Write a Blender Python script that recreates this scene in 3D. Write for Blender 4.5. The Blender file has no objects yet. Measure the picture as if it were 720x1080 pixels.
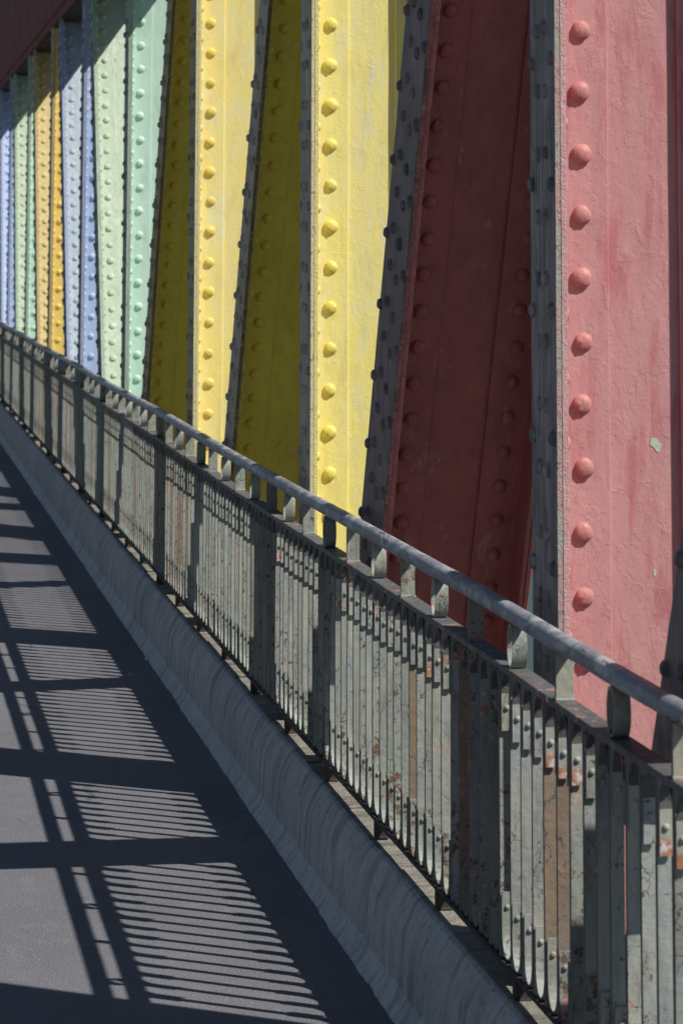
import bpy, math, random
from mathutils import Vector, Matrix, noise
random.seed(7)
R = math.radians
scene = bpy.context.scene
col = scene.collection
D = bpy.data

# ------------------------------------------------------------------ camera
EYE = 1.75
YAW = 10.4965      # degrees to the right of the railing direction
PITCH = 7.0
cam_d = D.cameras.new('camera'); cam = D.objects.new('camera', cam_d); col.objects.link(cam)
cam.location = (0, 0, EYE)
cam.rotation_euler = (R(90 + PITCH), 0, R(-YAW))
cam_d.sensor_fit = 'HORIZONTAL'; cam_d.sensor_width = 24.0; cam_d.lens = 100.0
cam_d.shift_x = (360 - 420) / 720.0
cam_d.shift_y = (-108.35 - 540) / 720.0
cam_d.clip_start = 0.05; cam_d.clip_end = 5000
cam_d.dof.use_dof = True; cam_d.dof.focus_distance = 8.0; cam_d.dof.aperture_fstop = 11
scene.camera = cam

# ------------------------------------------------------------------ light
SUN_DIR = Vector((-0.727, 0.536, -1.0)).normalized()   # the way the light travels
sun_d = D.lights.new('sun', 'SUN'); sun_o = D.objects.new('sun', sun_d); col.objects.link(sun_o)
sun_o.rotation_euler = SUN_DIR.to_track_quat('-Z', 'Y').to_euler()
sun_d.energy = 5.0; sun_d.angle = R(0.53); sun_d.color = (1.0, 0.955, 0.88)
world = D.worlds.new('World'); scene.world = world; world.use_nodes = True
nt = world.node_tree; nt.nodes.clear()
sky = nt.nodes.new('ShaderNodeTexSky'); sky.sky_type = 'NISHITA'; sky.sun_disc = False
to_sun = -SUN_DIR
sky.sun_elevation = math.asin(to_sun.z)
sky.sun_rotation = math.atan2(to_sun.x, to_sun.y)
sky.air_density = 1.0; sky.dust_density = 0.05
bg = nt.nodes.new('ShaderNodeBackground'); bg.inputs['Strength'].default_value = 0.052
wo = nt.nodes.new('ShaderNodeOutputWorld')
nt.links.new(sky.outputs[0], bg.inputs[0]); nt.links.new(bg.outputs[0], wo.inputs[0])
scene.view_settings.view_transform = 'Standard'; scene.view_settings.look = 'None'
scene.view_settings.exposure = 0.0; scene.view_settings.gamma = 1.0
scene.view_settings.use_curve_mapping = False

# ------------------------------------------------------------------ helpers
def lin(c):
    return tuple(((v/255.0)/12.92 if v/255.0 <= .04045 else ((v/255.0+.055)/1.055)**2.4) for v in c) + (1.0,)

class NT:
    def __init__(s, name):
        s.m = D.materials.new(name); s.m.use_nodes = True
        s.t = s.m.node_tree; s.t.nodes.clear()
        s.out = s.t.nodes.new('ShaderNodeOutputMaterial')
        s.b = s.t.nodes.new('ShaderNodeBsdfPrincipled'); s.l(s.b.outputs[0], s.out.inputs[0])
        s.pos = s.t.nodes.new('ShaderNodeNewGeometry').outputs['Position']
    def l(s, a, b): s.t.links.new(a, b)
    def scaled(s, sc, off=(0, 0, 0)):
        n = s.t.nodes.new('ShaderNodeMapping'); s.l(s.pos, n.inputs['Vector'])
        n.inputs['Scale'].default_value = sc; n.inputs['Location'].default_value = off
        return n.outputs[0]
    def noise(s, scale, detail=6, rough=.6, sc=None, dist=0.0, off=(0, 0, 0)):
        n = s.t.nodes.new('ShaderNodeTexNoise'); n.inputs['Scale'].default_value = scale
        n.inputs['Detail'].default_value = detail; n.inputs['Roughness'].default_value = rough
        n.inputs['Distortion'].default_value = dist
        s.l(s.scaled(sc or (1, 1, 1), off), n.inputs['Vector']); return n.outputs[0]
    def cells(s, scale, feature='DISTANCE_TO_EDGE', sc=None, warp=None):
        n = s.t.nodes.new('ShaderNodeTexVoronoi'); n.feature = feature; n.inputs['Scale'].default_value = scale
        v = s.scaled(sc or (1, 1, 1))
        if warp is not None:
            a = s.t.nodes.new('ShaderNodeVectorMath'); a.operation = 'MULTIPLY_ADD'
            w = s.t.nodes.new('ShaderNodeTexNoise'); w.inputs['Scale'].default_value = scale*.8; w.inputs['Detail'].default_value = 4
            s.l(s.pos, w.inputs['Vector']); s.l(w.outputs['Color'], a.inputs[0])
            a.inputs[1].default_value = (warp,)*3; s.l(v, a.inputs[2]); v = a.outputs[0]
        s.l(v, n.inputs['Vector']); return n.outputs[0]
    def ramp(s, f, a, b, c0=0.0, c1=1.0):
        n = s.t.nodes.new('ShaderNodeMapRange'); n.clamp = True
        s.l(f, n.inputs[0]); n.inputs[1].default_value = a; n.inputs[2].default_value = b
        n.inputs[3].default_value = c0; n.inputs[4].default_value = c1; return n.outputs[0]
    def math(s, op, a, b):
        n = s.t.nodes.new('ShaderNodeMath'); n.operation = op
        for i, v in enumerate((a, b)):
            if isinstance(v, (int, float)): n.inputs[i].default_value = v
            else: s.l(v, n.inputs[i])
        return n.outputs[0]
    def mix(s, f, a, b):
        n = s.t.nodes.new('ShaderNodeMix'); n.data_type = 'RGBA'
        if isinstance(f, (int, float)): n.inputs[0].default_value = f
        else: s.l(f, n.inputs[0])
        for i, v in ((6, a), (7, b)):
            if isinstance(v, tuple): n.inputs[i].default_value = v
            else: s.l(v, n.inputs[i])
        return n.outputs[2]
    def rnd(s): return s.t.nodes.new('ShaderNodeObjectInfo').outputs['Random']
    def z(s):
        n = s.t.nodes.new('ShaderNodeSeparateXYZ'); s.l(s.pos, n.inputs[0]); return n.outputs[2]
    def y(s):
        n = s.t.nodes.new('ShaderNodeSeparateXYZ'); s.l(s.pos, n.inputs[0]); return n.outputs[1]
    def finish(s, colr, rough, height=None, dist=.002, strength=1.0, spec=.4):
        if isinstance(colr, tuple): s.b.inputs['Base Color'].default_value = colr
        else: s.l(colr, s.b.inputs['Base Color'])
        if isinstance(rough, (int, float)): s.b.inputs['Roughness'].default_value = rough
        else: s.l(rough, s.b.inputs['Roughness'])
        s.b.inputs['Specular IOR Level'].default_value = spec
        if height is not None:
            n = s.t.nodes.new('ShaderNodeBump'); n.inputs['Distance'].default_value = dist
            n.inputs['Strength'].default_value = strength
            s.l(height, n.inputs['Height']); s.l(n.outputs[0], s.b.inputs['Normal'])
        return s.m

def paint(name, base, alt, patch, chip, patch_amt=.5, chip_amt=.5, wrinkle=1.0, rough=.5, streaky=14, spec=.4):
    """old brushed paint: base/alt mottling, runny patches of an older coat, chips, wrinkles"""
    t = NT(name)
    n1 = t.noise(5, 6, .6, sc=(1, 1, .45))
    st = t.noise(3.0, 8, .65, sc=(streaky, streaky, 1.3), dist=.4)
    c = t.mix(t.ramp(t.math('ADD', t.math('MULTIPLY', n1, .5), t.math('MULTIPLY', t.noise(19, 6, .65, sc=(1.6, 1.6, .4), off=(4, 9, 3)), .5)), .42, .58), base, alt)
    pm = t.ramp(t.math('ADD', t.math('MULTIPLY', st, .6), t.math('MULTIPLY', t.noise(7, 7, .65, sc=(1, 1, .5), off=(3, 1, 7)), .4)), .62-.14*patch_amt, .66-.10*patch_amt)
    c = t.mix(t.math('MULTIPLY', pm, .85), c, patch)
    grime = t.ramp(t.noise(22, 8, .7, sc=(1, 1, .25), off=(9, 2, 1)), .5, .78)
    c = t.mix(t.math('MULTIPLY', grime, .4), c, tuple(v*.45 for v in base[:3])+(1,))
    cm = t.ramp(t.noise(55, 8, .7, dist=.6), .74-.13*chip_amt, .755-.13*chip_amt)
    mask = t.ramp(t.noise(4.5, 3, .5, off=(5, 5, 5)), .45, .62)
    cm = t.math('MULTIPLY', cm, mask)
    c = t.mix(cm, c, chip)
    pits = t.ramp(t.cells(60, 'F1', warp=.02), .05, .12, 1.0, 0.0)
    pits = t.math('MULTIPLY', pits, t.ramp(t.noise(9, 3), .52, .6))
    c = t.mix(t.math('MULTIPLY', pits, .5), c, (.03, .022, .018, 1))
    h = t.math('MULTIPLY', t.noise(26, 8, .62, sc=(1, 1, .45), dist=.35), wrinkle)
    h = t.math('ADD', h, t.math('MULTIPLY', t.noise(130, 4, .6), .22))
    flake = t.ramp(t.noise(17, 7, .62, sc=(1, 1, .7), off=(8, 8, 1), dist=.3), .53, .55)
    flake2 = t.ramp(t.noise(34, 6, .62, off=(1, 5, 1)), .58, .6)
    h = t.math('ADD', h, t.math('MULTIPLY', t.math('ADD', flake, flake2), .16*wrinkle))
    h = t.math('SUBTRACT', h, t.math('MULTIPLY', cm, .5))
    r = t.ramp(n1, .3, .7, rough-.08, rough+.12)
    return t.finish(c, r, h, .0034, .75, spec)

class MB:
    def __init__(s): s.v = []; s.f = []; s.sm = []
    def add(s, vs, fs, smooth=False):
        b = len(s.v); s.v += [tuple(v) for v in vs]
        for f in fs: s.f.append(tuple(b+i for i in f)); s.sm.append(smooth)
    def box(s, x0, x1, y0, y1, z0, z1):
        s.add([(x0,y0,z0),(x1,y0,z0),(x1,y1,z0),(x0,y1,z0),(x0,y0,z1),(x1,y0,z1),(x1,y1,z1),(x0,y1,z1)],
              [(0,3,2,1),(4,5,6,7),(0,1,5,4),(1,2,6,5),(2,3,7,6),(3,0,4,7)])
    def extrude(s, prof, ts, fn, jit=None, smooth=False):
        """prof: 2-D outline (counter-clockwise), ts: stations, fn(p,t)->xyz"""
        n = len(prof); vs = []
        for t in ts:
            for i, p in enumerate(prof):
                q = (p[0], p[1]) if jit is None else (p[0]+jit(i, t)[0], p[1]+jit(i, t)[1])
                vs.append(fn(q, t))
        fs = []
        for k in range(len(ts)-1):
            for i in range(n):
                j = (i+1) % n
                fs.append((k*n+i, k*n+j, (k+1)*n+j, (k+1)*n+i))
        fs.append(tuple(range(n-1, -1, -1))); fs.append(tuple((len(ts)-1)*n+i for i in range(n)))
        s.add(vs, fs, smooth)
    def dome(s, c, axis, r, h, seg=12, rings=4, wob=0.0, sd=0.0):
        """rivet head: round-topped dome on a tiny rim, axis is the outward normal"""
        a = Vector(axis).normalized(); u = a.orthogonal().normalized(); w = a.cross(u); c = Vector(c)
        vs = []; fs = []
        for k in range(rings):
            ph = (math.pi/2)*k/rings
            rr = r*math.cos(ph)**.85; hh = h*math.sin(ph)
            for i in range(seg):
                th = 2*math.pi*i/seg
                q = 1+wob*noise.noise(Vector((2*math.cos(th)+sd, 2*math.sin(th), k*.7+sd)))
                vs.append(c + u*rr*q*math.cos(th) + w*rr*q*math.sin(th) + a*(hh*q if k else -.001))
        vs.append(c + a*h)
        for k in range(rings-1):
            for i in range(seg):
                j = (i+1) % seg; fs.append((k*seg+i, k*seg+j, (k+1)*seg+j, (k+1)*seg+i))
        for i in range(seg): fs.append(((rings-1)*seg+i, (rings-1)*seg+(i+1) % seg, rings*seg))
        s.add(vs, fs, True)
    def mesh(s, name, mat):
        me = D.meshes.new(name); me.from_pydata(s.v, [], s.f); me.update()
        me.polygons.foreach_set('use_smooth', s.sm); me.materials.append(mat); return me
def link(name, me, parent=None):
    o = D.objects.new(name, me); col.objects.link(o)
    if parent: o.parent = parent
    return o
def build(name, mb, mat, parent=None, bevel=0):
    o = link(name, mb.mesh(name, mat), parent)
    if bevel:
        b = o.modifiers.new('bevel', 'BEVEL'); b.width = bevel; b.segments = 2; b.limit_method = 'ANGLE'
    return o
def empty(name, loc, label, cat, group=None):
    o = D.objects.new(name, None); col.objects.link(o); o.location = loc
    o['label'] = label; o['category'] = cat
    if group: o['group'] = group
    return o
def struct(o, kind='structure'): o['kind'] = kind; return o

# ------------------------------------------------------------------ materials of the ground
def asphalt():
    t = NT('asphalt')
    n = t.noise(170, 3, .6); n2 = t.noise(2.2, 6, .6, sc=(1, .5, 1)); g = t.cells(150, 'F1')
    c = t.mix(t.ramp(n, .3, .7), (.13, .132, .152, 1), (.21, .212, .235, 1))
    c = t.mix(t.ramp(n2, .35, .68, 0, .45), c, (.105, .105, .12, 1))
    patch = t.ramp(t.noise(11, 6, .7, off=(6, 2, 2)), .52, .66, 0, .35)
    c = t.mix(patch, c, (.23, .225, .225, 1))
    sp = t.ramp(t.noise(170, 2, .5, off=(4, 4, 4)), .665, .69)
    c = t.mix(sp, c, (.38, .37, .35, 1))
    dk = t.ramp(t.noise(240, 2, .5, off=(1, 9, 2)), .3, .36, 1, 0)
    c = t.mix(t.math('MULTIPLY', dk, .7), c, (.05, .05, .055, 1))
    crack = t.ramp(t.cells(1.1, warp=.5), .003, .008, 1, 0)
    crack = t.math('MULTIPLY', crack, t.ramp(t.noise(1.4, 3), .5, .6))
    c = t.mix(t.math('MULTIPLY', crack, .6), c, (.04, .04, .045, 1))
    h = t.math('ADD', t.math('MULTIPLY', g, .6), t.math('MULTIPLY', n, .6))
    return t.finish(c, .82, h, .004, .75, .3)
def concrete(name, a, b, stain, lichen=0.0, bump=1.0):
    t = NT(name)
    n = t.noise(9, 8, .65); f = t.noise(120, 5, .65)
    c = t.mix(t.ramp(n, .32, .68), a, b)
    st = t.noise(2.4, 7, .65, sc=(1, 6, 1.2), off=(2, 5, 3), dist=.6)
    c = t.mix(t.ramp(st, .5, .62, 0, .7), c, stain)
    c = t.mix(t.ramp(t.noise(40, 6, .7, off=(2, 2, 2)), .56, .62, 0, .55), c, stain)
    c = t.mix(t.ramp(f, .6, .75, 0, .5), c, (.07, .065, .06, 1))
    if lichen:
        lm = t.ramp(t.noise(14, 8, .7, off=(7, 3, 2)), .6, .66)
        lm = t.math('MULTIPLY', lm, t.ramp(t.noise(1.6, 2, .5, off=(1, 2, 6)), .44, .5))
        c = t.mix(t.math('MULTIPLY', lm, lichen), c, (.36, .32, .035, 1))
    h = t.math('ADD', t.math('MULTIPLY', f, .6), t.math('MULTIPLY', t.noise(30, 7, .65), 1.3))
    return t.finish(c, .88, h, .004*bump, .7, .25)
M_asph = asphalt()
M_kerb = concrete('kerb_concrete', (.54, .525, .52, 1), (.42, .41, .415, 1), (.22, .215, .225, 1))
M_shelf = concrete('coping_stone', (.36, .335, .285, 1), (.22, .205, .18, 1), (.11, .10, .09, 1), lichen=.85, bump=2.5)
M_fillet = concrete('mortar', (.68, .67, .66, 1), (.55, .55, .55, 1), (.33, .33, .34, 1), bump=2.0)

# ------------------------------------------------------------------ the setting
def sheet(name, x0, x1, y0, y1, z, th, mat):
    m = MB(); m.box(x0, x1, y0, y1, z-th, z); return struct(build(name, m, mat))
# walkway with a wavering surface edge against the mortar
m = MB()
m.box(-2.6, 1.26, -12, 60, -.3, 0)
walk = struct(build('walkway', m, M_asph))
sheet('road', -11, -2.75, -12, 60, -.12, .2, M_asph)
m = MB(); m.box(-2.75, -2.603, -12, 60, -.3, .004); struct(build('road_kerb', m, M_kerb, bevel=.01))

def nz(x, y, z=0): return noise.noise(Vector((x, y, z)))
KY0, KY1, KST = 2.0, 44.0, .015
ys = [KY0 + i*KST for i in range(int((KY1-KY0)/KST)+1)]
def groove(y):
    a = nz(y*5.3, 3.1)*.6 + nz(y*13, 8.7)*.4
    ridge = max(0, abs(math.sin(y*10.5 + 2.2*nz(y*1.3, 5))) - .55)*.8
    fine = abs(math.sin(y*47 + 5*nz(y*2, 1)))*.25*max(0, nz(y*2.2, 9)+.25)
    notch = max(0, nz(y*3.7, 21)-.28)*1.6
    return .007*a*abs(a)*2 + .0045*ridge*max(0, nz(y*1.1, 15)+.35) + .0025*fine + .009*notch
# kerb: profile in (x,z), each with weights for the grooves
prof = [(1.2440, -.02, 0), (1.2445, .03, .05), (1.2455, .08, .05), (1.248, .13, .06), (1.252, .17, .14), (1.2545, .183, .4),
        (1.258, .193, 1.1), (1.267, .213, 1.1), (1.277, .231, 1.0), (1.287, .2455, .8), (1.297, .2495, .5)]
kb = []
yy = KY0
while yy < KY1+1:
    kb.append((yy, random.uniform(-.003, .004), random.uniform(-.0035, .0))); yy += random.choice((.52, .78, .8, 1.05, .34))
import bisect
kys = [b[0] for b in kb]
def block(y):
    i = max(0, bisect.bisect_right(kys, y)-1)
    d = min(y-kys[i], (kys[i+1] if i+1 < len(kys) else 1e9)-y)
    return kb[i][1], kb[i][2], (.015 if d < .009 else (.005 if d < .024 else 0))
def kerb_vert(y, k):
    x, z, w = prof[k]
    bx, bz, jt = block(y)
    x += bx*(.25+.75*min(1, w)) + jt*min(1, .35+w); z += bz*min(1, w)
    g = groove(y)
    x2 = x + g*w + .0022*nz(y*2.2, z*9, 4) + .0010*nz(y*16, z*30, 7)
    z2 = z - g*w*.55 + (.0010*nz(y*9, x*30, 2) if k > 5 else 0)
    return (x2, y, z2)
m = MB(); n = len(prof)
m.add([kerb_vert(y, k) for y in ys for k in range(n)],
      [(i*n+k, (i+1)*n+k, (i+1)*n+k+1, i*n+k+1) for i in range(len(ys)-1) for k in range(n-1)], True)
m.box(1.290, 1.40, KY0, KY1, -.3, .238)
kerb_o = struct(build('kerb', m, M_kerb))
e = kerb_o.modifiers.new('edge', 'EDGE_SPLIT'); e.split_angle = R(16)
# coping sheet on top of the kerb, laid in stones with tight joints
m = MB()
y = KY0; 
while y < KY1:
    ln = .78+random.uniform(-.1, .16); a, b = y+.0012, y+ln-.0012; dz = random.uniform(-.003, .003)
    k = 30; vs = []
    for i in range(k+1):
        yy = a+(b-a)*i/k
        e = groove(yy)*.6+.0035*nz(yy*11, 2)+.003*nz(yy*31, 8)
        for xx in (1.297+e, 1.32, 1.35, 1.40):
            vs.append((xx, yy, .252+dz+.0016*nz(yy*9, xx*40, 5)))
        vs.append((1.40, yy, .2)); vs.append((1.297+e, yy, .238))
    fs = []
    for i in range(k):
        for j in ((0, 1), (1, 2), (2, 3), (3, 4), (5, 0)): fs.append((i*6+j[0], i*6+j[1], (i+1)*6+j[1], (i+1)*6+j[0]))
    m.add(vs, fs)
    y += ln
struct(build('coping', m, M_shelf))
# mortar fillet between the walkway and the kerb
pf = [(1.2135, .0005, 1), (1.2165, .008, .8), (1.226, .019, .5), (1.236, .031, .3), (1.2405, .046, .5), (1.252, .056, 0)]
m = MB(); n = len(pf)
vs = []
for yy in ys:
    e = .006*nz(yy*1.7, 6)+.0045*nz(yy*7, 2)+.003*nz(yy*31, 4)
    if nz(yy*3.1, 11) > .52: e += .010
    for k, (x, z, w) in enumerate(pf):
        vs.append((x-e*w, yy, z+(.0018*nz(yy*14, x*60) if 0 < k < 5 else 0)-(0.004*w if k == 0 else 0)))
m.add(vs, [(i*n+k, (i+1)*n+k, (i+1)*n+k+1, i*n+k+1) for i in range(len(ys)-1) for k in range(n-1)], True)
struct(build('mortar_fillet', m, M_fillet))

# loose grit and crumbs of leaf caught along the foot of the kerb
def grit_mat():
    t = NT('grit'); return t.finish(t.mix(t.ramp(t.noise(60, 2), .4, .6), (.30, .27, .22, 1), (.13, .09, .06, 1)), .9)
m = MB()
for i in range(1500):
    y = 4 + 22*random.random()**1.4; d = random.expovariate(16) if random.random() < .6 else random.uniform(0, 1.4)
    x = 1.20-d; sz = random.uniform(.0012, .0034)*(1.6 if random.random() < .06 else 1)
    a = random.random()*6.28; vs = []
    for (px, py, pz) in ((1, 0, 0), (0, 1, 0), (-1, 0, 0), (0, -1, 0), (.1, .1, .8)):
        k = random.uniform(.6, 1.3)
        vs.append((x+sz*k*(px*math.cos(a)-py*math.sin(a)), y+sz*k*(px*math.sin(a)+py*math.cos(a)), .0006+sz*pz*.9))
    m.add(vs, [(0, 1, 4), (1, 2, 4), (2, 3, 4), (3, 0, 4)])
g = struct(build('grit', m, grit_mat()), 'stuff'); g['label'] = 'loose grit scattered over the walkway and along the foot of the kerb'; g['category'] = 'grit'

# river far below and low banks, seen only from beside the photograph's camera
t = NT('river_water')
M_water = t.finish((.035, .055, .05, 1), .12, t.noise(1.2, 5, .6), .15, .5, .5)
m = MB(); m.box(-1500, 1500, -1500, 1500, -11, -10); struct(build('river', m, M_water))
t = NT('bank_grass')
M_bank = t.finish(t.mix(t.noise(.05, 6), (.05, .075, .03, 1), (.09, .11, .045, 1)), .95, t.noise(.4, 6), .8, .6, .2)
m = MB(); k = 60; vs = []
for i in range(k+1):
    xx = -1400+2800*i/k
    for j in range(6):
        yy = 110+j*j*40; vs.append((xx, yy, -10.2+(0 if j == 0 else 2.2+j*2.5+6*nz(xx*.004, j*.9))))
m.add(vs, [(i*6+j, (i+1)*6+j, (i+1)*6+j+1, i*6+j+1) for i in range(k) for j in range(5)], True)
struct(build('terrain', m, M_bank))

# ------------------------------------------------------------------ paints of the truss
def C3(r, g, b): return (r, g, b, 1)
PRIMER = C3(.42, .47, .40)
P = {}
P['pink'] = paint('pink_paint', C3(.64, .33, .325), C3(.60, .285, .285), C3(.54, .19, .20), C3(.50, .56, .50), .85, .5, .8, .5, 8)
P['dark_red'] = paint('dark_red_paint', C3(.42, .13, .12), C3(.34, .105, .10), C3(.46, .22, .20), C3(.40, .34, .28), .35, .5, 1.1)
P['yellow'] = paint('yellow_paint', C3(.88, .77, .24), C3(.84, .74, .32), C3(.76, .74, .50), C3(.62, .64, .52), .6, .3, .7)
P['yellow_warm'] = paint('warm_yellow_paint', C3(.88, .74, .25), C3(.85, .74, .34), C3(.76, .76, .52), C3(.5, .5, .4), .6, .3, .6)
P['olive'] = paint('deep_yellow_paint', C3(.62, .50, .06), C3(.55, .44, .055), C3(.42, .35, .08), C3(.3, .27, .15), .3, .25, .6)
P['mint'] = paint('mint_paint', C3(.52, .72, .60), C3(.56, .74, .64), C3(.46, .62, .54), C3(.24, .26, .2), .4, .25, .5)
P['pale_green'] = paint('pale_green_paint', C3(.44, .53, .40), C3(.48, .56, .43), C3(.54, .62, .52), C3(.16, .14, .10), .7, .9, 1.2)
P['blue'] = paint('pale_blue_paint', C3(.40, .50, .72), C3(.44, .54, .74), C3(.5, .58, .72), C3(.25, .25, .3), .4, .3, .5)
P['blue_grey'] = paint('blue_grey_paint', C3(.36, .43, .50), C3(.40, .47, .53), C3(.5, .54, .56), C3(.2, .17, .14), .7, .9, 1.1)
P['amber'] = paint('amber_paint', C3(.80, .62, .19), C3(.76, .58, .17), C3(.66, .54, .24), C3(.35, .3, .15), .4, .4, .7)
P['tan'] = paint('tan_yellow_paint', C3(.60, .50, .24), C3(.54, .44, .21), C3(.60, .52, .32), C3(.25, .2, .1), .5, .7, 1.0)
P['chord'] = paint('chord_oxide_paint', C3(.27, .10, .105), C3(.17, .085, .09), C3(.33, .25, .26), C3(.12, .1, .1), .5, .9, 1.2, .85, 14, .08)
# weathered flange faces turned to the walkway: grey-blue film over the coat below
F = {}
def flange(key, a, b, p):
    F[key] = paint('weathered_'+key, a, b, p, C3(.07, .06, .055), .9, .8, 1.6, .6, 22)
flange('slate', C3(.12, .112, .112), C3(.27, .245, .245), C3(.46, .38, .38))
flange('slate_blue', C3(.12, .108, .115), C3(.23, .195, .20), C3(.34, .21, .215))
flange('grey', C3(.31, .28, .22), C3(.46, .41, .33), C3(.56, .51, .42))
flange('olive_grey', C3(.30, .26, .12), C3(.38, .33, .18), C3(.46, .42, .30))
flange('green', C3(.17, .26, .22), C3(.24, .33, .29), C3(.34, .42, .37))
flange('blue', C3(.16, .21, .35), C3(.22, .27, .40), C3(.3, .34, .42))
flange('tan', C3(.33, .28, .16), C3(.40, .35, .22), C3(.44, .4, .3))
# worn bright edges of the flange plates
def edge(name, a, b, c):
    t = NT(name)
    n1 = t.noise(16, 8, .7, sc=(2, 2, .5)); n2 = t.noise(70, 7, .7)
    cc = t.mix(t.ramp(n1, .42, .58), a, b)
    cc = t.mix(t.ramp(n2, .55, .64, 0, .8), cc, c)
    return t.finish(cc, .7, t.math('ADD', n2, t.noise(220, 3)), .003, .9, .3)
E = {'pink': edge('worn_pink_edge', C3(.55, .33, .33), C3(.42, .43, .38), C3(.20, .17, .15)),
     'red': edge('worn_red_edge', C3(.30, .13, .13), C3(.14, .08, .06), C3(.42, .25, .24)),
     'yellow': edge('worn_yellow_edge', C3(.76, .68, .38), C3(.66, .60, .38), C3(.24, .20, .12)),
     'olive': edge('worn_olive_edge', C3(.20, .15, .05), C3(.10, .08, .05), C3(.50, .44, .2)),
     'green': edge('worn_green_edge', C3(.45, .58, .46), C3(.38, .48, .38), C3(.2, .2, .16)),
     'blue': edge('worn_blue_edge', C3(.36, .44, .62), C3(.42, .46, .55), C3(.2, .2, .25)),
     'tan': edge('worn_tan_edge', C3(.6, .48, .22), C3(.5, .38, .2), C3(.25, .18, .1))}

E['pink_in'] = edge('pink_angle_edge', C3(.66, .42, .42), C3(.60, .34, .34), C3(.35, .36, .32))
E['yellow_in'] = edge('yellow_angle_edge', C3(.84, .74, .32), C3(.80, .70, .30), C3(.5, .46, .28))
E['red_in'] = edge('red_angle_edge', C3(.36, .14, .15), C3(.30, .10, .11), C3(.12, .06, .05))
E['olive_in'] = edge('olive_angle_edge', C3(.52, .42, .10), C3(.40, .32, .08), C3(.12, .09, .05))
EB = {}
RM = {id(P['pink']): paint('pink_rivet_paint', C3(.58, .25, .235), C3(.52, .21, .20), C3(.60, .33, .31), C3(.2, .1, .08), .5, .6, 1.2),
      id(P['yellow']): paint('yellow_rivet_paint', C3(.78, .66, .16), C3(.72, .60, .14), C3(.68, .60, .32), C3(.3, .2, .1), .5, .6, 1.0),
      id(P['yellow_warm']): paint('warm_yellow_rivet_paint', C3(.78, .62, .17), C3(.74, .56, .14), C3(.66, .58, .32), C3(.3, .2, .1), .5, .6, 1.0)}
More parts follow.
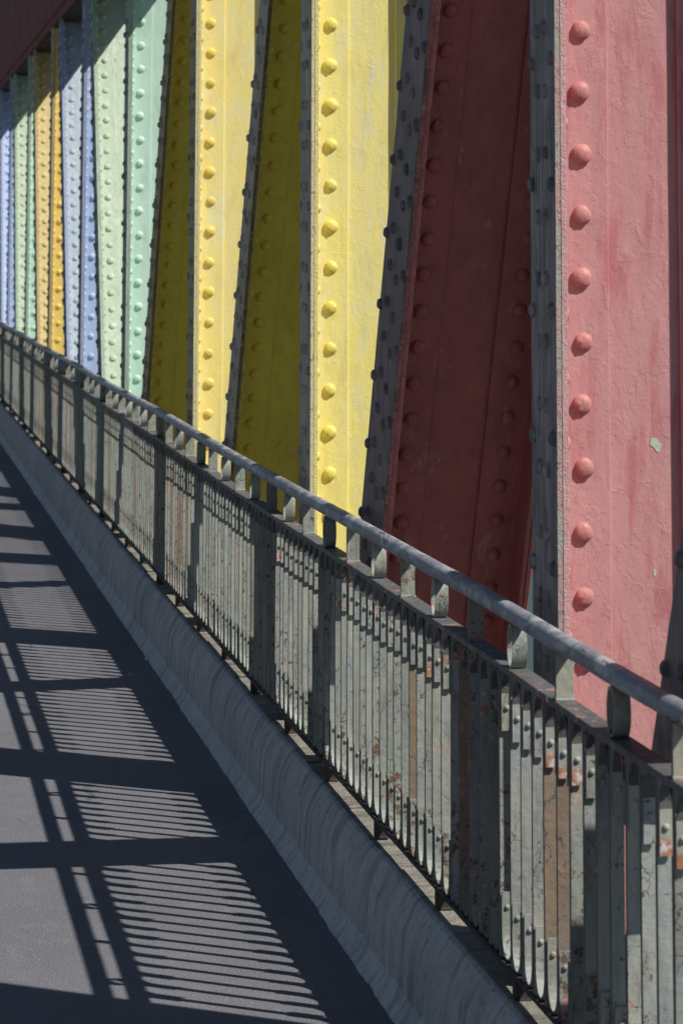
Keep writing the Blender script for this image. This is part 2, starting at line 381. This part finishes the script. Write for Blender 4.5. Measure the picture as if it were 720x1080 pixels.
# ------------------------------------------------------------------ riveted truss members
KS = 1.025          # surveyed size of the truss members
X0 = 1.374         # outer face of the flange turned to the walkway
WC = .375          # clear width between the two flanges
PITCH_R = .129
def chamfer_box_prof(x0, x1, y0, y1, c=.0018):
    return [(x0+c, y0), (x1-c, y0), (x1, y0+c), (x1, y1-c), (x1-c, y1), (x0+c, y1), (x0, y1-c), (x0, y0+c)]
def member(name, label, cat, group, ynear, lean, w, web_m, fl_m, ed_m, zb=-1.6, zt=3.46, seed=0, zref=1.0, pitch=None):
    """H section. local z runs up the member, leaned about the x axis; ynear is the near toe at height zref"""
    rnd = random.Random(seed)
    ang = math.atan(lean)                 # lean>0: the top leans away (+y)
    root = empty(name, (X0*KS, ynear*KS, 1.75+(zref-1.75)*KS), label, cat, group)
    root.scale = (KS, KS, KS)
    root.rotation_euler = (-ang, 0, 0)
    ca = math.cos(ang)
    l0, l1 = (zb-zref)/ca, (zt-zref)/ca
    step = .07
    zs = [l0+(l1-l0)*i/int((l1-l0)/step) for i in range(int((l1-l0)/step)+1)]
    sd = rnd.uniform(0, 100)
    def jit_edge(amp):
        def j(i, t):
            return (0, amp*nz(t*4.5, sd)+amp*.6*nz(t*17, sd+3)) if i in (0, 1, 2, 7) else (0, 0)
        return j
    fn = lambda q, t: (q[0], q[1], t)
    T = .011
    # cover plate turned to the walkway
    m = MB(); m.extrude(chamfer_box_prof(0, .0125, 0, w), zs, fn, jit_edge(.0012))
    pl = build('cover_plate', m, fl_m, root)
    # the worn edge of the cover plate is its own thin bead of old paint
    m = MB(); m.extrude(chamfer_box_prof(.0012, .0118, -.0022, .0012, .0006), zs, fn, jit_edge(.0012))
    build('plate_edge', m, ed_m, pl)
    xi = .026                             # inner face of the inner angle leg
    def angle(x_fl, sx, near, mat):
        """L section: one leg on the flange, the other on the web"""
        y_web = w/2-.005 if near else w/2+.005
        sy = -1 if near else 1
        y_toe = .004 if near else w-.004
        a = x_fl; b = x_fl+sx*.013
        pts = [(a, y_toe), (b, y_toe), (b, y_web+sy*T), (a+sx*.124, y_web+sy*T), (a+sx*.124, y_web), (a, y_web)]
        if (sx > 0) != near: pts = pts[::-1]
        pts = pts if near else pts
        # wavering toe
        def j(i, t):
            p = pts[i]
            return (0, .0014*nz(t*5, sd+7)) if abs(p[1]-y_toe) < 1e-6 else ((.0006*nz(t*3, sd+9), 0) if abs(p[0]-(a+sx*.124)) < 1e-6 else (0, 0))
        mm = MB(); mm.extrude(pts, zs, fn, j)
        return mm
    for near in (True, False):
        build('angle_iron', angle(.013, 1, near, web_m), web_m, root, bevel=.0018)
    xo = xi+WC
    for near in (True, False):
        build('angle_iron', angle(xo+.013, -1, near, web_m), web_m, root, bevel=.0018)
    if True:
        m = MB(); m.extrude(chamfer_box_prof(.0138, .0258, .0008, .0042, .0006), zs, fn, jit_edge(.0018))
        build('angle_edge', m, EB.get(id(ed_m), ed_m), root)
    m = MB(); m.extrude(chamfer_box_prof(xo+.0135, xo+.026, 0, w), [zs[0], zs[-1]], fn); build('outer_plate', m, web_m, root)
    m = MB(); m.box(.0135, xo+.0128, w/2-.0048, w/2+.0048, l0, l1); build('web', m, web_m, root)
    # rivets
    p = pitch or PITCH_R
    yweb = w/2-.005-T
    riv = []      # (priority, kind, loc)
    k0 = math.ceil((l0+.05-.04)/p)
    z = .04+k0*p
    def vis(z): return 0 if .0 < z*ca+zref < 2.9 else 3
    me = {}
    for key, ax, rr, hh, mt in (('web', (0, -1, 0), .0212, .0128, RM.get(id(web_m), web_m)), ('fl', (-1, 0, 0), .0165, .0115, fl_m), ('toe', (1, 0, 0), .0165, .013, RM.get(id(web_m), web_m))):
        me[key] = []
        for q in range(5):
            d = MB(); f = (1, .95, 1.04, .98, .92)[q]
            d.dome((0, 0, 0), ax, rr*f, hh*(1, .86, 1.08, .94, .8)[q], 16, 5, .16, q*3.7+seed)
            if key == 'web' and q != 3:      # paint built up round the head
                d.dome((0, 0, 0), ax, rr*1.15*f, .0018, 16, 2, .3, q*1.9+seed)
            me[key].append(d.mesh('rivet', mt))
    dome_arg = {'web': ((0, -1, 0), .0208, .0138), 'fl': ((-1, 0, 0), .0165, .0125), 'toe': ((1, 0, 0), .0165, .013)}
    half = p*.5; n_row = 0
    while z < l1-.03:
        v = vis(z)
        j = lambda a=.0025: rnd.uniform(-a, a)
        riv.append((v+0, 'web', (xi+.053+j(), yweb, z+j())))
        riv.append((v+.5, 'web', (xo-.053+j(), yweb, z+j())))
        riv.append((v+.2, 'toe', (xi, w*.18, z+half*.9+j())))
        riv.append((v+.6, 'toe', (xi, w*.36, z+.01+j())))
        for s in (-1, 1):
            if n_row % 2 == 0: riv.append((v+.1+(s > 0)*.2, 'fl', (0, w/2+s*(w/2-.022)+j(), z+half+j())))
            riv.append((v+.15+(s > 0)*.2, 'fl', (0, w/2+s*w*.15+j(), z+j())))
        z += p; n_row += 1
    riv.sort(key=lambda r: (r[0], abs(r[2][2]-.3)))
    for pr, kind, loc in riv[:100]:
        o = link('rivet', rnd.choice(me[kind]), root); o.location = loc
        sc = rnd.uniform(.95, 1.05); o.scale = (sc, sc, sc)
    if len(riv) > 100:
        m = MB(); mi = []
        for pr, kind, loc in riv[100:]:
            c0 = len(m.f); m.dome(loc, *dome_arg[kind], 10, 3); mi += [1 if kind == 'fl' else 0]*(len(m.f)-c0)
        o = build('rivet', m, web_m, root); o['kind'] = 'stuff'
        o.data.materials.append(fl_m); o.data.polygons.foreach_set('material_index', mi)
    return root

EB.update({id(E['pink']): E['pink_in'], id(E['yellow']): E['yellow_in'], id(E['red']): E['red_in'], id(E['olive']): E['olive_in']})
GP = 'upright posts of the bridge truss'; GD = 'slanting braces of the bridge truss'
p0, bay = 5.672, 3.27
posts = [  # web, flange, edge, label
 ('pink', 'slate', 'pink', 'wide pale pink riveted steel post with peeling paint at the right edge'),
 ('yellow', 'grey', 'yellow', 'bright yellow riveted post standing just left of the dark red brace'),
 ('yellow_warm', 'olive_grey', 'yellow', 'warm yellow riveted post between two shaded olive-yellow braces'),
 ('mint', 'green', 'green', 'mint green riveted post with smooth sunlit paint'),
 ('blue', 'blue', 'blue', 'narrow pale blue riveted post behind the pale green brace'),
 ('amber', 'tan', 'tan', 'narrow amber yellow post left of the blue-grey brace'),
 ('mint', 'green', 'green', 'thin mint strip of a far post between tan and pale green braces'),
 ('blue', 'blue', 'blue', 'farthest blue post seen at the left edge, beside the far pale green brace'),
]
for i, (a, b, c, lab) in enumerate(posts):
    member('truss_post', lab, 'truss post', GP, p0+bay*i, 0.0, .215, P[a], F[b], E[c], seed=10+i)
braces = [ # y of near toe at z=1, lean, width
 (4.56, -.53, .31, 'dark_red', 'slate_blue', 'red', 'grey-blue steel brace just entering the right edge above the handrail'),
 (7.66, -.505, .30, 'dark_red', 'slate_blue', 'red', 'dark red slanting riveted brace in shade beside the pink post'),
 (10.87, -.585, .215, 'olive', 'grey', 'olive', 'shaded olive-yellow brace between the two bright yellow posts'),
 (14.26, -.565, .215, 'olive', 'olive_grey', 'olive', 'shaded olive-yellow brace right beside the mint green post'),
 (17.01, .483, .24, 'pale_green', 'green', 'green', 'pale green blistered brace in sun beside the mint green post'),
 (19.98, .50, .24, 'blue_grey', 'blue', 'blue', 'blue-grey flaking brace between blue and amber posts'),
 (23.5, .45, .24, 'tan', 'tan', 'tan', 'tan yellow rusty brace left of the amber post'),
 (26.9, .45, .24, 'pale_green', 'green', 'green', 'far pale green brace near the left edge of the picture'),
 (29.9, .45, .24, 'blue', 'blue', 'blue', 'pale blue brace farthest off at the left picture edge'),
]
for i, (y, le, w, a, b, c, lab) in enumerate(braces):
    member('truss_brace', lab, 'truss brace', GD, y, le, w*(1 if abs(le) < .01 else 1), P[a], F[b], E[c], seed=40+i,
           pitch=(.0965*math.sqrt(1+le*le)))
    bpy.context.view_layer.update()

# a spot on the pink post where the paint has come off down to pale green primer
t = NT('pale_green_primer')
M_prim = t.finish(t.mix(t.noise(90), (.45, .56, .46, 1), (.60, .66, .58, 1)), .7, t.noise(200), .002, .8, .2)
pk = D.objects['truss_post']
def scar(cx, cz, pts):
    m = MB(); n = len(pts); y = .215/2-.0048
    m.add([(cx+p[0], y-.0009, cz+p[1]) for p in pts]+[(cx+p[0], y+.0005, cz+p[1]) for p in pts],
          [tuple(range(n))]+[(i, n+i, n+(i+1) % n, (i+1) % n) for i in range(n)])
    build('bare_patch', m, M_prim, pk)
scar(.236, .345, [(-.010, .012), (-.012, -.002), (-.004, -.006), (.001, -.014), (.006, -.018), (.010, -.012), (.013, .000), (.006, .004), (.002, .013)])
scar(.232, .085, [(-.003, .007), (-.004, -.004), (.000, -.009), (.003, -.003), (.002, .006)])

# top chord over the posts, and the bottom chord under them
def chord(name, label, z0, z1, y0, y1, x_in, x_out, mats, lip=.1):
    root = empty(name, ((x_in+x_out)/2, y0, z0), label, 'truss beam')
    ox, oy, oz = root.location
    under_shade = concrete('shaded_underside', (.045, .035, .035, 1), (.03, .026, .028, 1), (.02, .018, .02, 1))  # near-black colour that paints in the shade under the beam
    def part(nm, bx, mat, bev=.002):
        m = MB()
        for b in bx: m.box(b[0]-ox, b[1]-ox, b[2]-oy, b[3]-oy, b[4]-oz, b[5]-oz)
        return build(nm, m, mat, root, bevel=bev)
    part('inner_plate', [(x_in, x_in+.014, y0, y1, z0, z1)], mats)
    part('outer_plate', [(x_out-.014, x_out, y0, y1, z0, z1)], mats)
    part('top_plate', [(x_in-.05, x_out+.05, y0, y1, z1+.0005, z1+.016)], mats)
    part('bottom_plate', [(x_in+.016, x_out-.016, y0, y1, z0+.002, z0+.014)], under_shade)
    part('angle_iron', [(x_in-.013, x_in-.0005, y0, y1, z0, z0+lip)], mats)
    part('angle_iron', [(x_in-.013, x_in-.0005, y0, y1, z1-lip, z1)], mats)
    part('angle_iron', [(x_in+.0145, x_in+lip, y0, y1, z0-.013, z0-.001)], under_shade)
    k = 0; yy = y0+.1; lst = []
    while yy < y1: lst.append(yy); yy += .16
    me = None; first = [q for q in lst if q > 18][:50]
    d = MB(); d.dome((0, 0, 0), (-1, 0, 0), .018, .014, 12, 4); me = d.mesh('rivet', mats)
    rest = MB()
    for q in lst:
        for zz in (z0+lip*.5, z1-lip*.5):
            if q in first: o = link('rivet', me, root); o.location = (x_in-.013-ox, q-oy, zz-oz)
            else: rest.dome((x_in-.013-ox, q-oy, zz-oz), (-1, 0, 0), .018, .014, 8, 3)
    o = build('rivet', rest, mats, root); o['kind'] = 'stuff'
    return root
chord('top_chord', 'dark purplish red riveted beam running overhead in the top left corner', 3.482, 4.75, -1, 36, 1.406, 1.83, P['chord'], .11)
chord('bottom_chord', 'dark riveted beam below the deck carrying the feet of the posts', -2.0, -1.5, -1, 36, 1.43, 1.84, P['chord'])

# ------------------------------------------------------------------ railing
def rail_paint(name, a, b, rust_amt, brown=False):
    t = NT(name)
    n1 = t.noise(6, 6, .6, sc=(1, 3, 1)); st = t.noise(9, 8, .7, sc=(3, 6, .5))
    c = t.mix(t.ramp(n1, .35, .65), a, b)
    c = t.mix(t.ramp(st, .48, .62, 0, .6), c, (.20, .20, .17, 1))
    c = t.mix(t.ramp(t.rnd(), 0, 1, 0, .22), c, (.22, .235, .23, 1))
    r = t.rnd()
    # cracks
    cr = t.ramp(t.cells(38, sc=(1, 1, .55), warp=.04), .008, .03, 1, 0)
    cr = t.math('MULTIPLY', cr, t.ramp(t.noise(11, 4, .6, off=(2, 7, 1)), .52, .62))
    # chips down to rust
    cm = t.noise(38, 8, .72, dist=.5, off=(6, 1, 1))
    cm = t.math('ADD', cm, t.math('MULTIPLY', t.ramp(t.z(), .3, .62, 1, 0), .045))
    cm = t.ramp(t.math('ADD', cm, t.ramp(r, 0, 1, -.05, .05)), .66-.1*rust_amt, .68-.1*rust_amt)
    rust = t.mix(t.ramp(t.noise(60, 5), .35, .65), (.26, .15, .10, 1), (.11, .075, .055, 1))
    pnk = t.ramp(t.noise(21, 6, .7, off=(3, 8, 3)), .585, .62)
    pnk = t.math('MULTIPLY', pnk, t.ramp(t.noise(2.4, 2, .5, off=(1, 4, 3)), .49, .56))
    c = t.mix(cm, c, rust)
    c = t.mix(t.math('MULTIPLY', pnk, .75), c, t.mix(t.ramp(t.noise(40, 4), .42, .58), (.60, .34, .33, 1), (.45, .20, .12, 1)))
    c = t.mix(t.math('MULTIPLY', cr, .8), c, (.045, .04, .035, 1))
    h = t.math('SUBTRACT', t.noise(45, 6, .65), t.math('ADD', t.math('MULTIPLY', cm, .35), t.math('MULTIPLY', cr, .5)))
    return t.finish(c, .62, h, .003, .8, .35)
M_rail = rail_paint('grey_green_paint', (.40, .41, .335, 1), (.29, .33, .31, 1), .5)
M_rail2 = rail_paint('pale_grey_paint', (.45, .455, .395, 1), (.35, .39, .385, 1), .25)
M_rust = rail_paint('rusty_brown_paint', (.27, .18, .12, 1), (.33, .26, .18, 1), .35)
def tag_mat():
    t = NT('pink_primer_patch')
    n = t.noise(34, 7, .7)
    low = t.ramp(t.math('ADD', t.z(), t.math('MULTIPLY', n, .05)), .80, .812, 1, 0)
    pk = t.mix(t.ramp(t.noise(50, 5), .42, .5), (.70, .44, .42, 1), (.42, .20, .11, 1))
    pk = t.mix(t.ramp(t.noise(70, 4, .6, off=(3, 3, 3)), .56, .6), pk, (.62, .60, .60, 1))
    g = t.mix(t.noise(12), (.42, .43, .36, 1), (.34, .37, .34, 1))
    return t.finish(t.mix(low, g, pk), .65, n, .003, .8, .3)
M_tag = tag_mat()
M_top = rail_paint('upper_rail_paint', (.40, .385, .32, 1), (.25, .25, .225, 1), .6)
M_foot = concrete('rusted_iron', (.06, .055, .052, 1), (.045, .042, .042, 1), (.10, .07, .055, 1))
def handrail_mat():
    t = NT('tape_wound_handrail')
    n = t.noise(12, 7, .65, sc=(1, .6, 1)); f = t.noise(60, 6, .7)
    sp = t.noise(7, 6, .6, sc=(3, 1.2, 3), dist=.8, off=(2, 2, 8))
    c = t.mix(t.ramp(n, .38, .62), (.16, .17, .205, 1), (.29, .30, .34, 1))
    c = t.mix(t.ramp(sp, .5, .6, 0, .85), c, (.46, .47, .50, 1))
    c = t.mix(t.ramp(f, .6, .68, 0, .6), c, (.13, .10, .08, 1))
    seam = t.ramp(t.cells(7, sc=(1.5, 1, 1.5), warp=.08), .004, .02, 1, 0)
    seam = t.math('MULTIPLY', seam, t.ramp(t.noise(6, 3), .45, .6))
    c = t.mix(t.math('MULTIPLY', seam, .7), c, (.03, .03, .035, 1))
    h = t.math('SUBTRACT', t.math('ADD', t.math('MULTIPLY', n, 1.2), t.math('MULTIPLY', f, .4)), t.math('MULTIPLY', seam, .8))
    return t.finish(c, t.ramp(n, .3, .7, .38, .6), h, .004, .9, .5)
M_hand = handrail_mat()
M_shade = rail_paint('shaded_iron', (.10, .105, .115, 1), (.07, .072, .08, 1), .3)  # dark iron colour standing in for shade on side faces and arcs
def shade_faces(o, other, test):
    o.data.materials.append(other)
    for p in o.data.polygons:
        if test(p): p.material_index = 1

RY0, RY1 = 2.6, 37.0
rail = empty('railing', (1.315, RY0, .25), 'old grey-green iron railing on the kerb with rounded handrail and closely set flat bars', 'railing')
ox, oy, oz = rail.location
def sag(y): return .0035*math.sin(y*1.05+.6)+.0025*nz(y*.9, 4)
def wob(y): return .003*nz(y*.7, 12)
# handrail: round tube, joints where lengths meet
joints = [10.95, 5.15, 17.2, 24.5]
def tube(y0, y1, dz0):
    m = MB(); seg = 14; ny = max(2, int((y1-y0)/.03)); vs = []
    for i in range(ny+1):
        y = y0+(y1-y0)*i/ny
        for k in range(seg):
            a = 2*math.pi*k/seg
            r = .0198*(1+.035*nz(y*9, math.cos(a)*.8, math.sin(a)*.8)+.02*nz(y*30, math.cos(a), math.sin(a)))
            near = min(y-y0, y1-y)
            if near < .02: r *= .9+.1*near/.02
            vs.append((1.3165+wob(y)+1.05*r*math.cos(a)-ox, y-oy, 1.0+sag(y)+dz0+.95*r*math.sin(a)-oz))
    fs = [(i*seg+k, (i+1)*seg+k, (i+1)*seg+(k+1) % seg, i*seg+(k+1) % seg) for i in range(ny) for k in range(seg)]
    m.add(vs, fs, True); m.add([vs[k] for k in range(seg)], [tuple(range(seg))]); m.add([vs[ny*seg+k] for k in range(seg)], [tuple(range(seg))][::-1])
    return build('handrail', m, M_hand, rail)
js = [RY0]+sorted(joints)+[RY1]
for a, b in zip(js[:-1], js[1:]): tube(a, b+.004, random.uniform(-.0015, .0015))
# flat rails
def flat(name, x0, x1, z0, z1, y0, y1, mat, dz=0, s=1):
    m = MB(); ny = int((y1-y0)/.05)
    m.extrude(chamfer_box_prof(x0-ox, x1-ox, z0-oz, z1-oz, .0015), [y0+(y1-y0)*i/ny for i in range(ny+1)],
              lambda q, t: (q[0]+wob(t), t-oy, q[1]+s*sag(t)+dz+.0008*nz(t*8, z0)))
    return build(name, m, mat, rail)
cuts = [RY0, 5.43, 11.85, 19.1, 27.9, RY1]
for a, b in zip(cuts[:-1], cuts[1:]): flat('upper_rail', 1.294, 1.338, .884, .897, a+.006, b-.006, M_top, random.uniform(-.0015, .0015))
for o in rail.children:
    if o.name.startswith('upper_rail'): shade_faces(o, M_shade, lambda p: p.normal.z < .5)  # shade painted on sides and underside, only the top stays light
for a, b in zip(cuts[:-1], cuts[1:]): flat('lower_rail', 1.297, 1.348, .300, .311, a+.004, b-.004, M_foot, 0, .3)
# bars with their arched straps
def strap(y_a, y_b, z_leg, z_spring, z_top, mat_name):
    """inverted U between two bars, riveted to them (y_a<y_b are the bar faces); z_top<z_leg makes the foot arch"""
    m = MB(); t = .0042; pts = []
    yc = (y_a+y_b)/2; hw = (y_b-y_a)/2
    up = 1 if z_top > z_leg else -1
    outer = [(-hw, z_leg), (-hw, z_spring)]
    inner = [(-hw+t, z_leg), (-hw+t, z_spring)]
    for k in range(1, 12):
        a = math.pi*k/12
        outer.append((-hw*math.cos(a), z_spring+(z_top-z_spring)*math.sin(a)**.9))
        inner.append((-(hw-t)*math.cos(a), z_spring+(z_top-z_spring-up*t)*math.sin(a)**.9))
    outer += [(hw, z_spring), (hw, z_leg)]; inner += [(hw-t, z_spring), (hw-t, z_leg)]
    n = len(outer); vs = []
    for x in (-.0108, .0108):
        for o in outer: vs.append((x, yc+o[0], o[1]))
        for o in inner: vs.append((x, yc+o[0], o[1]))
    fs = []
    for i in range(n-1):
        fs += [(i, i+1, n+i+1, n+i), (2*n+i, 3*n+i, 3*n+i+1, 2*n+i+1), (i, 2*n+i, 2*n+i+1, i+1), (n+i, n+i+1, 3*n+i+1, 3*n+i)]
    fs += [(0, n, 3*n, 2*n), (n-1, 3*n-1, 4*n-1, 2*n-1)]
    m.add(vs, fs, False)
    m.dark = [i for i in range(len(fs)) if 4 <= i < 4*(n-2)]; m.side = [i for i in range(len(fs)-2) if i % 4 < 2]
    return m
BH = .0048       # half thickness of a bar
BP = .100
def bar_mb(rn):
    m = MB(); k = 10; bend = rn.uniform(-.0015, .0015)
    zs = [.310+(.884-.310)*i/k for i in range(k+1)]
    m.extrude(chamfer_box_prof(-.0126, .0126, -BH, BH, .0008), zs, lambda q, t: (q[0]+bend*math.sin((t-.3)/.584*math.pi), q[1]+.4*bend*math.sin((t-.3)*9), t))
    return m
def strap_pair():
    g = .0042
    top = strap(-BP+BH+g, -BH-g, .757, .832, .8825, ''); bot = strap(-BP+BH+g, -BH-g, .440, .370, .3125, '')
    for z in (.803,): 
        top.dome((0, -BH-.0083, z), (0, -1, 0), .0066, .005, 10, 3); top.dome((0, -BP+BH+.0083, z), (0, 1, 0), .0066, .005, 8, 3)
        top.box(-.005, .005, -BH-.0043, -BH, z-.005, z+.005); top.box(-.005, .005, -BP+BH, -BP+BH+.0043, z-.005, z+.005)
    bot.box(-.005, .005, -BH-.0043, -BH, .405, .415); bot.dome((0, -BH-.0083, .41), (0, -1, 0), .0062, .0045, 10, 3)
    return top, bot
mats = [M_rail, M_rail2, M_rust]
tops = []; bars_me = []
for mt in mats+[M_tag]:
    a, b = strap_pair(); pr = []
    for mm, nm in ((a, 'top_strap'), (b, 'foot_strap')):
        q = mm.mesh(nm, mt); q.materials.append(M_shade)
        for i in (mm.dark+mm.side if nm == 'top_strap' else mm.side): q.polygons[i].material_index = 1  # painted shade on strap sides, and on the arcs of top straps
        pr.append(q)
    tops.append(tuple(pr))
    if mt is not M_tag:
        bars_me.append([bar_mb(random).mesh('baluster', mt) for _ in range(4)])
        for q in bars_me[-1]:
            q.materials.append(M_shade)
            for p in q.polygons:
                if abs(p.normal.x) > .6: p.material_index = 1  # side faces coloured dark as shade
rest = {0: MB(), 1: MB(), 2: MB()}
first = int(round((4.29-3.0)/.1)); count = 0
kk = 0
Yb = 2.69
shown = 0
while Yb < RY1-.1:
    r = random.random()
    mi = 0 if r < .52 else (1 if r < .92 else 2)
    for q in (5.39, 5.49): 
        if abs(Yb-q) < .03: mi = 2
    for q in (5.29, 5.19, 5.59, 5.69):
        if abs(Yb-q) < .03: mi = 1 if q != 5.29 else 0
    dy = random.uniform(-.002, .002); zoff = .4*sag(Yb)
    if Yb > 4.25 and shown < 100:
        o = link('baluster', random.choice(bars_me[mi]), rail)
        o.location = (1.3145+wob(Yb)-ox, Yb+dy-oy, -oz)
        o.rotation_euler = (random.uniform(-.003, .003), random.uniform(-.002, .002), random.uniform(-.05, .05))
        mj = mi if random.random() < .5 else (0 if random.random() < .8 else 1)
        if random.random() < .07 or any(abs(Yb-q) < .03 for q in (5.29, 5.39, 5.49, 6.09, 6.69)): mj = 3
        for me in (tops[mj][0], tops[0 if mj == 3 else mj][1]):
            c = link(me.name, me, o); c.name = me.name.split('.')[0]
            c.location = (random.uniform(-.001, .001), 0, random.uniform(-.004, .004) if 'top' in me.name else 0)
        shown += 1
    else:
        b = MB(); bb = bar_mb(random); a1, a2 = strap_pair()
        for s in (bb, a1, a2):
            rest[mi].add([(v[0]+1.3145+wob(Yb)-ox, v[1]+Yb+dy-oy, v[2]-oz) for v in s.v], s.f)
    Yb += BP
m = MB()
full = D.meshes.new('baluster')
vs = []; fs = []; mid = []
for k in range(3):
    b = len(vs); vs += rest[k].v; fs += [tuple(b+i for i in f) for f in rest[k].f]; mid += [k]*len(rest[k].f)
full.from_pydata(vs, [], fs); full.update()
for mt in mats+[M_shade]: full.materials.append(mt)
full.polygons.foreach_set('material_index', mid)
for p in full.polygons:
    if abs(p.normal.x) > .6: p.material_index = 3  # same painted shade on the sides of the merged bars
o = link('baluster', full, rail); o['kind'] = 'stuff'
# spacers between the flat upper rail and the handrail: plates and rings in turn
y = 2.98; k = 0
while y < RY1-.2:
    s = sag(y)
    if k % 2 == 0:
        m = MB(); m.box(-.0175, .0175, -.005, .005, .897, .987)
        m.box(-.019, .019, -.012, .012, .8975, .902)
        o = build('spacer_plate', m, M_rail if k % 4 else M_top, rail, bevel=.001)
        shade_faces(o, M_shade, lambda p: p.normal.x < -.6)  # face towards the walkway painted shade-dark
    else:
        m = MB(); seg = 28; vs = []; fs = []
        for i in range(seg):
            a = 2*math.pi*i/seg
            for rr in (.0445, .0385):
                for x in (-.0155, .0155): vs.append((x, .6*rr*math.cos(a), .9415+rr*math.sin(a)))
        for i in range(seg):
            j = (i+1) % seg
            fs += [(4*i, 4*i+1, 4*j+1, 4*j), (4*i+2, 4*j+2, 4*j+3, 4*i+3), (4*i, 4*j, 4*j+2, 4*i+2), (4*i+1, 4*i+3, 4*j+3, 4*j+1)]
        m.add(vs, fs, True)
        o = build('spacer_ring', m, M_rail, rail)
        e = o.modifiers.new('edge', 'EDGE_SPLIT'); e.split_angle = R(40)
    o.location = (1.316+wob(y)-ox, y-oy, s-oz)
    y += .4; k += 1
# feet standing on the coping
y = 2.58; k = 0
while y < RY1-.3:
    m = MB(); m.box(-.011, .022, -.014, .014, .2535, .2995); m.box(-.006, .026, -.02, .02, .2532, .2575)
    o = build('foot', m, M_foot, rail, bevel=.002); o.location = (1.3165-ox, y+.8-oy, -oz)
    y += .8; k += 1
